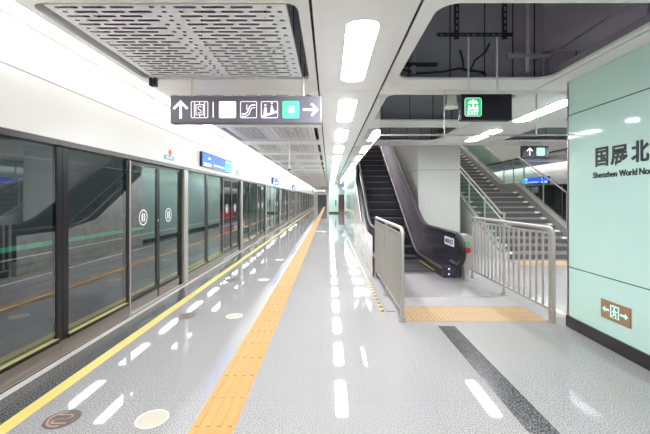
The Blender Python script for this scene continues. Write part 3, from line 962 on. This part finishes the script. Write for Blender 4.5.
b = MB(); channel(b, (1.49, 3.40), (1.49, 4.3)); b.build('drop_channel', M['void_dark'], ch)
b = MB(); channel(b, (2.05, 3.40), (2.05, 4.3)); b.build('drop_channel', M['void_dark'], ch)

# services in the void
sv = thing('cable_bundle', 'loose black cables lying in the dark ceiling void above the EXIT sign', 'cable', (1.6, 4.3, 3.1))
for pts in ([(1.92, 4.24, 3.40), (1.88, 4.26, 3.3), (1.75, 4.25, 3.2), (1.7, 4.3, 3.08)],
            [(0.9, 4.34, 3.12), (1.1, 4.36, 3.08), (1.4, 4.36, 3.1), (1.6, 4.36, 3.14), (1.85, 4.36, 3.1), (1.9, 4.3, 3.05)],
            [(1.60, 4.34, 3.36), (1.64, 4.35, 3.25), (1.66, 4.36, 3.12), (1.9, 4.37, 3.1)]):
    sv_m = MB().tube(pts, 0.012, 6).build('cable', M['rubber'], sv, smooth=True)
cd = thing('conduit_run', 'thin parallel grey conduits crossing the dark ceiling void near the mint wall', 'conduit', (3.2, 4, 3.5))
for k in range(3):
    MB().tube([(3.1 + 0.05 * k, Y0 + 1, 3.55 + 0.03 * k), (3.1 + 0.05 * k, 8.7, 3.55 + 0.03 * k)], 0.012, 6).build('conduit', M['grey_wall'], cd, smooth=True)
tr = thing('cable_tray', 'dark cable tray hanging in the ceiling void above the escalator opening', 'cable tray', (2.2, 4.2, 3.3))
MB().box(2.12, 2.6, 4.2, 4.26, 3.22, 3.26).build('tray', M['void'], tr)
MB().box(2.34, 2.37, 4.2, 4.24, 3.05, 4.3).build('hanger', M['grey_wall'], tr)
pp = thing('void_pipe', 'grey vertical pipe in the dark ceiling void left of the hanging channel', 'pipe', (1.25, 4.3, 3.2))
MB().tube([(1.02, 4.28, 3.05), (1.02, 4.28, 4.3)], 0.03, 8).build('pipe', M['void'], pp, smooth=True)
MB().box(0.83, 1.3, 4.24, 4.30, 3.14, 3.17).build('bracket', M['void_dark'], pp)
# loudspeaker seen in the second opening
ls = thing('ceiling_speaker', 'white bell-shaped fitting in the opening left of the EXIT sign', 'speaker', (1.73, 4.9, 2.78))
b = MB()
prof = [(0.0, 0.20), (0.045, 0.20), (0.06, 0.15), (0.065, 0.06), (0.1, 0.03), (0.11, 0.0), (0, 0)]
n = 20
for i, (r, z) in enumerate(prof[:-1]):
    pass
vs = [(1.70 + r * math.cos(2 * math.pi * k / n), 4.92 + r * math.sin(2 * math.pi * k / n), 2.80 + z) for r, z in prof[1:-1] for k in range(n)]
fs = [(i * n + k, i * n + (k + 1) % n, (i + 1) * n + (k + 1) % n, (i + 1) * n + k) for i in range(len(prof) - 3) for k in range(n)] + [tuple(range(n)), tuple(range((len(prof) - 3) * n, (len(prof) - 2) * n))]
b.add(vs, fs).build('body', M['white_wall'], ls, smooth=True)
MB().tube([(1.70, 4.92, 2.99), (1.70, 4.92, 4.3)], 0.012, 8).build('hanger', M['void_dark'], ls)

# hanging sign at the staircase
ss = hang_sign('stair_sign', 'small dark sign with up arrow and green square hanging before the staircase', 4.90, 5.58, 2.58, 2.87, 9.0, M['sign_black'], (5.05, 5.42), CZ)
face(arrow_up(0.19, 0.145, 0.95), M['sign_white'], 'up_arrow', ss, 4.90, 2.58, 9.0)
face([rrect(0.36, 0.57, 0.045, 0.245, 0.03)], M['glow_mint'], 'lit_green_square', ss, 4.90, 2.58, 9.0)
# far guide sign and far exit sign
fg = hang_sign('guide_sign', 'distant lit guide sign hanging over the far end of the platform', -2.0, -0.3, 2.25, 2.55, 42.0, M['sign_body'], (-1.7, -0.6), CZ)
face([rect(0.1 + 0.26 * k, 0.28 + 0.26 * k, 0.06, 0.25) for k in range(6)], M['sign_white'], 'lit_squares', fg, -2.0, 2.25, 42.0)
fe = hang_sign('guide_sign', 'distant blue-white lit sign right of the far mint pillar', 1.45, 2.35, 2.45, 2.8, 40.0, M['screen_blue'], (1.6, 2.2), CZ)
face([rect(0.06, 0.84, 0.06, 0.29)], M['screen_white'], 'lit_panel', fe, 1.45, 2.45, 40.0)

# cctv camera on a drop rod
cc = thing('security_camera', 'white dome security camera on a thin drop rod below the slotted ceiling panels', 'camera', (-1.0, 8.95, 2.25))
MB().tube([(-1.0, 8.95, 2.32), (-1.0, 8.95, CZ)], 0.012, 8).build('drop_rod', M['white_ceiling'], cc, smooth=True)
MB().box(-1.035, -0.965, 8.915, 8.985, 2.28, 2.34).build('housing', M['white_ceiling'], cc, bevel=0.015)
MB().disc(-1.0, 8.95, 2.25, 0.035, 0.032, 16).build('lens_dome', M['rubber'], cc, smooth=True)
sd = thing('ceiling_bracket', 'small dark cable bracket at the left edge of the nearest slotted panel', 'bracket', (-2.07, 4.1, 2.9))
MB().box(-2.09, -2.06, 4.12, 4.17, 2.85, 2.949).box(-2.04, -2.01, 4.12, 4.17, 2.85, 2.949).build('clamp', M['rubber'], sd)
MB().tube([(-2.05, 4.145, 2.949), (-2.05, 4.145, 2.70)], 0.004, 6).build('wire', M['steel'], sd)
for j, (x, y) in enumerate(((-0.52, 3.35), (-0.8, 7.4), (-0.7, 12.2))):
    t = thing('smoke_detector', 'small white sprinkler head under the slotted ceiling panel, ' + nth(j), 'detector', (x, y, CZ), 'sprinkler heads')
    MB().disc(x, y, CZ - 0.012, 0.035, 0.024, 16).build('base', M['white_wall'], t)
    MB().disc(x, y, CZ - 0.03, 0.014, 0.02, 10).build('head', M['steel'], t)

# ---------------------------------------------------------------- glass smoke screens
g = thing('smoke_screen', 'clear glass smoke screen hanging across the platform behind the EXIT sign', 'glass screen', (3.4, 4.63, 2.37))
xs = [0.66, 1.51, 2.71, 3.9, 5.1, 6.14]
for a, b in zip(xs, xs[1:]):
    MB().box(a + 0.003, b - 0.003, 4.625, 4.637, 2.37, CZ - 0.001).build('pane', M['smoke_glass'], g)
    MB().box(a + 0.003, b - 0.003, 4.62, 4.642, 2.362, 2.378).build('edge_strip', M['steel_pale'], g)
    MB().box(b - 0.008, b + 0.0, 4.618, 4.644, 2.362, CZ - 0.001).build('joint_strip', M['steel_pale'], g)
    MB().box(a + 0.003, b - 0.003, 4.618, 4.644, 2.90, CZ - 0.001).build('clamp_rail', M['white_wall'], g)
g = thing('smoke_screen', 'clear glass smoke screen hanging along the edge beside the ceiling light row', 'glass screen', (0.68, 12, 2.37))
y = 4.64
while y < 20:
    yb = min(y + BAY, 20)
    MB().box(0.668, 0.680, y + 0.003, yb - 0.003, 2.37, CZ - 0.001).build('pane', M['smoke_glass'], g)
    MB().box(0.664, 0.684, y + 0.003, yb - 0.003, 2.362, 2.378).build('edge_strip', M['steel_pale'], g)
    y += BAY

# ---------------------------------------------------------------- stair void and core
struct(MB().box(0.90, 0.95, VY0 - 0.03, VY1, CZ + 0.0, 6.5), 'wall_void_left', M['grey_wall'])
struct(MB().box(0.66, 6.94, VY0 - 0.03, VY0, CZ, 3.3), 'wall_void_front_edge', M['white_ceiling'])
struct(MB().box(0.96, 6.94, VY0 - 0.03, VY0, 3.3, 6.5), 'wall_void_front', M['grey_wall'])
struct(MB().box(6.94, 7.0, VY0, VY1, CZ, 6.5), 'wall_void_right', M['grey_wall'])
struct(MB().box(0.66, 0.9, VY0, VY1, CZ + TH, 4.3), 'wall_void_side', M['void'])
struct(MB().box(0.88, 7.0, VY1, VY1 + 0.2, 0, CZ).box(0.66, 7.0, VY1, VY1 + 0.2, CZ + 0.03, 6.5), 'wall_void_far', M['grey_wall'])
struct(MB().box(-1.95, -0.4, Y1 - 0.1, Y1, 0, 2.1), 'door_2', M['tunnel'])
struct(MB().box(0.66, 7.0, VY0 - 0.03, VY1 + 0.2, 6.5, 6.7), 'ceiling_upper', M['white_ceiling'])
for j, (x, nm) in enumerate(((1.7, 'above the escalator'), (5.6, 'above the staircase'))):  # fill lights added out of view to light the void
    t = thing('upper_fill_light', 'added unseen fill light under the high ceiling of the void ' + nm, 'light', (x, 14, 6.45))
    MB().box(x - 0.15, x + 0.15, 10.2, 19, 6.44, 6.46).build('diffuser', M['up_fill'], t)
    MB().box(x - 0.18, x + 0.18, 10.1, 19.1, 6.46, 6.499).build('housing', M['white_ceiling'], t)
# pale core between escalator and stairs
mb = MB().box(2.72, 3.99, 10.8, VY1 - 0.01, 0, 2.40).box(2.72, 3.99, 10.8, VY1 - 0.01, 2.41, 6.49)
struct(mb, 'wall_stair_core', M['grey_wall'])
struct(MB().box(2.725, 3.985, 10.805, VY1 - 0.02, 2.40, 2.41), 'trim_stair_core_joint', M['joint'])
# mint room under the escalator
mb = MB()
y = 12.9
ys = [11.8, 13.0, 14.3, 15.7, 17.1, 18.5, VY1]
for a, b in zip(ys, ys[1:]):
    mb.box(0.88, 0.90, a + 0.004, b - 0.004, 0.14, CZ - 0.001)
struct(mb, 'wall_mint_side', M['mint'])
struct(MB().box(0.899, 0.94, 11.8, VY1, 0, CZ - 0.001), 'wall_mint_backing', M['joint'])
struct(MB().box(0.86, 0.90, 11.8, VY1, 0, 0.14), 'baseboard_mint_side', M['black_skirt'])

# ---------------------------------------------------------------- escalator
SY = 9.1
T30 = math.tan(math.radians(30))
ER = thing('escalator', 'dark escalator rising from the platform between two steel railings', 'escalator', (1.68, 7.3, 0))
def inc(y, off=0.0, soft=0.45):
    """height of the incline line at y with a soft start"""
    d = y - SY
    if d <= -soft: return off
    if d < soft: return off + T30 * (d + soft) ** 2 / (4 * soft)
    return off + T30 * d
ET = 17.6
yy = [6.45 + 0.15 * k for k in range(int((ET - 6.45) / 0.15) + 1)]
# steps
y = 7.32
k = 0
step_mesh = None
while y < ET:
    z = inc(y + 0.25)
    if k < 4: z = 0.0 if k < 3 else 0.02
    bm_ = MB().prism([(y, z - 0.02), (y + 0.012, z), (y + 0.41, z), (y + 0.41, z - 0.25), (y + 0.05, z - 0.25), (y + 0.02, z - 0.18)], 1.17, 2.20, 'x') if z > 0.01 else MB().box(1.17, 2.20, y, y + 0.398, -0.02, 0.004)
    if z > 0.01:
        st = bm_.build('step', M['esc_black'], ER)
    else:
        st = bm_.build('step', M['esc_black'], ER)
    MB().box(1.17, 2.20, y - 0.002, y + 0.03, z + (0.0045 if z < 0.01 else 0.0005), z + 0.007).box(1.17, 2.20, y - 0.002, y + 0.004, z - 0.012, z + 0.006).build('step_edge', M['esc_nose'], st)
    y += 0.40
    k += 1
MB().box(1.02, 2.58, 5.55, 7.32, 0, 0.006).build('floor_plate', M['comb'], ER)
MB().box(1.17, 2.20, 7.22, 7.34, 0.006, 0.012).build('comb_plate', M['steel'], ER)
struct(MB().box(0.95, 2.75, 5.07, 5.55, 0, 0.003), 'floor_stone_strip', M['concrete_strip'])
# balustrades
def hand_path(x):
    pts = []
    cy_, cz_, rr = 6.72, 0.57, 0.30
    pts.append((x, 7.05, 0.30))
    for a in range(-90, 91, 15):
        t = math.radians(a)
        pts.append((x, cy_ - rr * math.cos(t) * 1.05, cz_ + rr * math.sin(t)))
    for y in [7.1 + 0.2 * j for j in range(int((ET - 7.1) / 0.2) + 1)]:
        pts.append((x, y, inc(y, 0.87)))
    return pts
for side in (0, 1):
    sgn = -1 if side == 0 else 1
    xi = 1.165 if side == 0 else 2.205      # inner skirt face
    xc = xi + sgn * (0.12 if side == 0 else 0.225)                     # balustrade centre
    def bb(a, b): return (min(a, b), max(a, b))
    bal = thing('balustrade', None, None)
    bpy.data.objects.remove(bal)
    # panel
    pts = []
    for a in range(-80, 91, 17):
        t = math.radians(a)
        pts.append((6.72 - 0.27 * math.cos(t), 0.57 + 0.26 * math.sin(t)))
    top = [(y, inc(y, 0.84)) for y in [7.1 + 0.2 * j for j in range(int((ET - 7.1) / 0.2) + 1)]]
    bot = [(y, inc(y, 0.20)) for y in [7.1 + 0.2 * j for j in range(int((ET - 7.1) / 0.2) + 1)]][::-1]
    x0, x1 = bb(xc - 0.012, xc + 0.012)
    bal = MB().prism(pts + top + bot + [(6.8, 0.32)], x0, x1, 'x').build('balustrade', M['esc_panel'], ER)
    if side == 1:
        # warning sticker on the inner face near the nose
        MB().box(x0 - 0.003, x0 - 0.0003, 6.86, 7.42, 0.60, 0.76).build('warning_label', M['white_plain'], bal)
        tm, tw = text_mesh('MIND', 0.10, 0.001, 0.04, 0.46)
        MB().add([(x0 - 0.0045 - v[2], 7.37 - v[0], 0.63 + v[1]) for v in tm.v], tm.f).build('label_word', M['navy'], bal)
    # steel trim around the panel nose
    ring_p = [(xc, 6.72 - 0.275 * math.cos(math.radians(a)), 0.57 + 0.265 * math.sin(math.radians(a))) for a in range(-80, 91, 10)]
    MB().tube(ring_p, 0.034, 10).build('nose_trim', M['steel'], ER, smooth=True)
    MB().tube(hand_path(xc), 0.046, 12, 0.036).build('handrail', M['rubber'], ER, smooth=True)
    # inner skirt and deck
    a0 = xi
    x0, x1 = bb(xi, xi + sgn * 0.02)
    Ys = [6.95 + 0.2 * j for j in range(int((ET - 6.95) / 0.2) + 1)]
    MB().prism([(y, inc(y, 0.16)) for y in Ys] + [(y, inc(y, 0.0) - (0 if y < SY else 0.3)) for y in Ys][::-1], x0, x1, 'x').build('skirt', M['esc_black'], ER)
    x0, x1 = bb(xi - sgn * 0.004, xi + sgn * 0.03)
    MB().prism([(y, inc(y, 0.185)) for y in Ys] + [(y, inc(y, 0.155)) for y in Ys][::-1], x0, x1, 'x').build('skirt_trim', M['steel'], ER)
    x0, x1 = bb(xi + sgn * 0.03, xc)
    MB().prism([(y, inc(y, 0.21)) for y in Ys] + [(y, inc(y, 0.12)) for y in Ys][::-1], x0, x1, 'x').build('inner_deck', M['esc_panel'], ER)
    # outer cladding down to the floor
    xo = xc + sgn * (0.07 if side == 0 else 0.14)
    x0, x1 = bb(xc + sgn * 0.012, xo)
    Yc = [7.0 + 0.2 * j for j in range(int((ET - 7.0) / 0.2) + 1)]
    MB().prism([(y, inc(y, 0.26)) for y in Yc] + [(Yc[-1], 0.0), (Yc[0], 0.0)], x0, x1, 'x').build('outer_cladding', M['white_wall'] if side == 1 else M['white_wall'], ER)
    MB().box(min(xi, xo) + 0.003, max(xi, xo) - 0.003, 6.86, 7.0, 0.0, 0.24).build('newel_base', M['esc_panel'], ER, bevel=0.01)
    xb = (xi + xc) / 2
    MB().disc(0, 0, 0, 0.02, 0.006, 12)
    d = MB()
    for zz in (0.08, 0.18):
        xz_plate(d, [(xb + 0.016 * math.cos(t * math.pi / 6), zz + 0.016 * math.sin(t * math.pi / 6)) for t in range(12)], [], 6.853, 6.859)
    d.build('signal_lamp', M['screen_light'], ER)
# amber comb lights along the skirts
for x0, x1 in ((1.172, 1.186), (2.184, 2.198)):
    MB().prism([(y, inc(y, 0.05)) for y in (7.4, 7.8, 8.2, 8.6)] + [(y, inc(y, 0.035)) for y in (8.6, 8.2, 7.8, 7.4)], x0, x1, 'x').build('yellow_edge', M['yellow'], ER)
# stop box beside the right nose
sb = MB()
xz_plate(sb, rrect(2.50, 2.66, 0.20, 0.87, 0.07, 6), [], 6.602, 6.85)
sb.box(2.54, 2.62, 6.64, 6.82, 0.0, 0.21)
sb = sb.build('stop_box', M['steel_pale'], ER)
d = MB()
xz_plate(d, [(2.575 + 0.055 * math.cos(t * math.pi / 10), 0.58 + 0.055 * math.sin(t * math.pi / 10)) for t in range(20)], [], 6.575, 6.60)
d.build('stop_button', M['red'], sb)
MB().box(2.53, 2.62, 6.594, 6.60, 0.66, 0.74).build('green_label', M['green'], sb)

# side cladding of the escalator enclosure on the platform side (white marble-like panels)
Yc = [8.3 + 0.23 * j for j in range(21)]
mb = MB()
segs = [(7.0, 8.2), (8.2, 9.4), (9.4, 10.6), (10.6, 11.78)]
for a, b in segs:
    mb.prism([(a + 0.004, 0), (b - 0.004, 0), (b - 0.004, min(CZ - 0.002, inc(b, 0.80))), (a + 0.004, min(CZ - 0.002, inc(a, 0.80)))], 0.845, 0.86, 'x')
M['marble'] = stone('pale_marble_cladding', rgb(200, 196, 190), rgb(235, 232, 228), 0.12, 5, spread=0.3)
struct(mb, 'wall_escalator_side', M['marble'])

# ---------------------------------------------------------------- railings
def railing(x, label, y0=4.43, y1=6.93, flip=1):
    t = thing('steel_railing', label, 'railing', (x, (y0 + y1) / 2, 0), 'steel railings beside the escalator')
    zt = 1.17
    ym = (y0 + y1) / 2 - 0.0
    tr = MB()
    r = 0.08
    path = [(x, y0, 0.0), (x, y0, zt - r)] + [(x, y0 + r - r * math.cos(math.radians(a)), zt - r + r * math.sin(math.radians(a))) for a in (30, 60, 90)] \
        + [(x, y1 - r + r * math.sin(math.radians(a)), zt - r + r * math.cos(math.radians(a))) for a in (0, 30, 60, 90)] + [(x, y1, 0)]
    tr.tube(path, 0.024, 12).build('outer_frame', M['steel_pale'], t, smooth=True)
    MB().tube([(x, y0 + 0.07, 0.0), (x, y0 + 0.07, zt - 0.03)], 0.018, 10).build('end_post', M['steel_pale'], t, smooth=True)
    MB().tube([(x, ym, 0.0), (x, ym, zt - 0.01)], 0.022, 12).build('middle_post', M['steel_pale'], t, smooth=True)
    MB().box(x - 0.012, x + 0.012, y0, y1, 0.13, 0.16).build('bottom_rail', M['steel_pale'], t)
    MB().box(x - 0.012, x + 0.012, y0, y1, 1.085, 1.105).build('upper_rail', M['steel_pale'], t)
    for a, b, n in ((y0 + 0.07, ym, 8), (ym, y1, 9)):
        for k in range(1, n):
            y = a + (b - a) * k / n
            MB().tube([(x, y, 0.155), (x, y, 1.09)], 0.0145, 10).build('baluster', M['steel_pale'], t, smooth=True)
    for y in (y0 + 0.03, ym, y1):
        MB().disc(x, y, 0.0, 0.05, 0.012, 20).build('foot_plate', M['steel'], t)
railing(0.915, 'upright-barred steel railing on the left side of the escalator entrance')
railing(2.80, 'upright-barred steel railing between the escalator and the mint station wall')

# ---------------------------------------------------------------- staircase
ST = thing('staircase', 'grey stone staircase rising behind the right railing with glass balustrades', 'stairs', (5.5, 9.0, 0))
SX0, SX1 = 4.45, 6.55
R_, T_ = 0.16, 0.32
steps = []
y, z = 9.0, 0.0
for k in range(11):
    steps.append((y, z)); y += T_; z += R_
land_y0, land_z = y, z
y = land_y0 + 1.1
for k in range(14):
    steps.append((y, z)); y += T_; z += R_
top_y, top_z = y, z
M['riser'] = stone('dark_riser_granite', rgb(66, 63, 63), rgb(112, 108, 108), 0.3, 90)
M['dot'] = mat('white_reflective_dot', rgb(240, 240, 236), 0.3)
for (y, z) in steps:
    st = MB().box(SX0, SX1, y + 0.015, y + T_ + 0.02, max(0, z - 0.2), z + R_).box(SX0, SX1, y, y + 0.03, z + R_ - 0.035, z + R_).build('step', M['stair_stone'], ST)
    MB().box(SX0 + 0.02, SX1 - 0.02, y + 0.035, y + 0.075, z + R_, z + R_ + 0.003).build('anti_slip_strip', M['void_dark'], st)
    MB().box(SX1 - 0.22, SX1 - 0.08, y - 0.004, y + 0.10, z + R_ - 0.04, z + R_ + 0.006).build('step_light', M['dot'], st)
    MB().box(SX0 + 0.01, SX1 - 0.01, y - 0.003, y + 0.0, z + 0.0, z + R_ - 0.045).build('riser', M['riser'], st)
    MB().box(SX0 + 0.08, SX0 + 0.22, y - 0.004, y + 0.10, z + R_ - 0.04, z + R_ + 0.006).build('step_light', M['dot'], st)
MB().box(SX0, SX1, land_y0 + 0.0, land_y0 + 1.12, land_z - 0.2, land_z).build('landing', M['stair_stone'], ST)
MB().box(SX0, SX1, top_y, top_y + 1.1, top_z - 0.2, top_z).build('landing', M['stair_stone'], ST)
def sline(off):
    return [(8.85, off), (9.05, off), (land_y0, land_z + off), (land_y0 + 1.1, land_z + off), (top_y, top_z + off), (top_y + 1.0, top_z + off)]
def side_panel(x0, x1, off, nm, m):
    l = sline(off)
    MB().prism(l + [(l[-1][0], 0.0), (l[0][0], 0.0)], x0, x1, 'x').build(nm, m, ST)
side_panel(6.55, 6.78, 0.32, 'side_kerb', M['stair_stone'])
side_panel(4.33, 4.45, 0.20, 'stringer', M['grey_wall'])
def band(x0, x1, lo, hi, nm, m):
    a, b = sline(lo), sline(hi)
    MB().prism(a + b[::-1], x0, x1, 'x').build(nm, m, ST)
band(4.325, 4.455, 0.20, 0.26, 'stringer_cap', M['stair_stone'])
for x, base in ((6.70, 0.32), (4.39, 0.26)):
    band(x - 0.006, x + 0.006, base + 0.04, base + 0.80, 'glass_balustrade', M['balu_glass'])
    pts = sline(base + 0.90)
    MB().tube([(x, p[0], p[1]) for p in pts], 0.026, 10).build('handrail', M['steel'], ST, smooth=True)
    L = sline(0)
    def zl(y):
        for (a, za), (b, zb) in zip(L, L[1:]):
            if a <= y <= b: return za + (zb - za) * (y - a) / (b - a)
        return L[-1][1]
    for y in (8.9, 10.0, 11.1, 12.2, 12.9, 13.6, 14.8, 16.0, 17.2):
        z = zl(y) + base
        MB().box(x - 0.02, x + 0.02, y - 0.008, y + 0.008, z - 0.01, z + 0.90).build('post', M['steel_pale'], ST)
# low railing inside handrail on left
MB().tube([(4.53, p[0], p[1] + 0.0) for p in sline(0.85)], 0.018, 8).build('handrail', M['steel'], ST, smooth=True)

# ---------------------------------------------------------------- far pillar and far wall
struct(MB().box(0.02, 0.93, 36.02, 36.9, 0, CZ - 0.001), 'pillar_core', M['joint'])
struct(MB().box(0.0, 0.95, 36.0, 36.92, 0.15, 2.6).box(0.0, 0.95, 36.0, 36.92, 2.61, CZ - 0.002), 'pillar', M['mint'])
struct(MB().box(-0.01, 0.96, 35.99, 36.93, 0, 0.15), 'baseboard_pillar', M['black_skirt'])
fx = thing('intercom_box', 'small dark box on the face of the far mint pillar', 'box', (0.62, 35.98, 1.0))
MB().box(0.64, 0.74, 35.95, 36.0, 0.75, 1.35).build('housing', M['void_dark'], fx)
MB().box(0.655, 0.725, 35.945, 35.95, 1.1, 1.3).build('screen_plate', M['joint'], fx)
struct(MB().box(0.95, 5.85, 47.0, 47.2, 0, CZ - 0.001), 'wall_far_room', M['mint'])
struct(MB().box(1.15, 2.6, 46.9, 47.0, 0, 2.0), 'door_1', M['brown'])
# red board whose mirror image shows in the screen doors
rb = thing('barrier_board', 'low red barrier board on two feet just past the end of the mint side wall', 'board', (1.0, 22, 0))
MB().box(0.985, 1.005, 20.4, 23.6, 0.22, 0.78).build('board', M['red'], rb)
for y in (20.9, 23.1):
    MB().box(0.90, 1.09, y, y + 0.05, 0, 0.03).box(0.975, 0.985, y, y + 0.05, 0.02, 0.5).build('foot', M['void_dark'], rb)
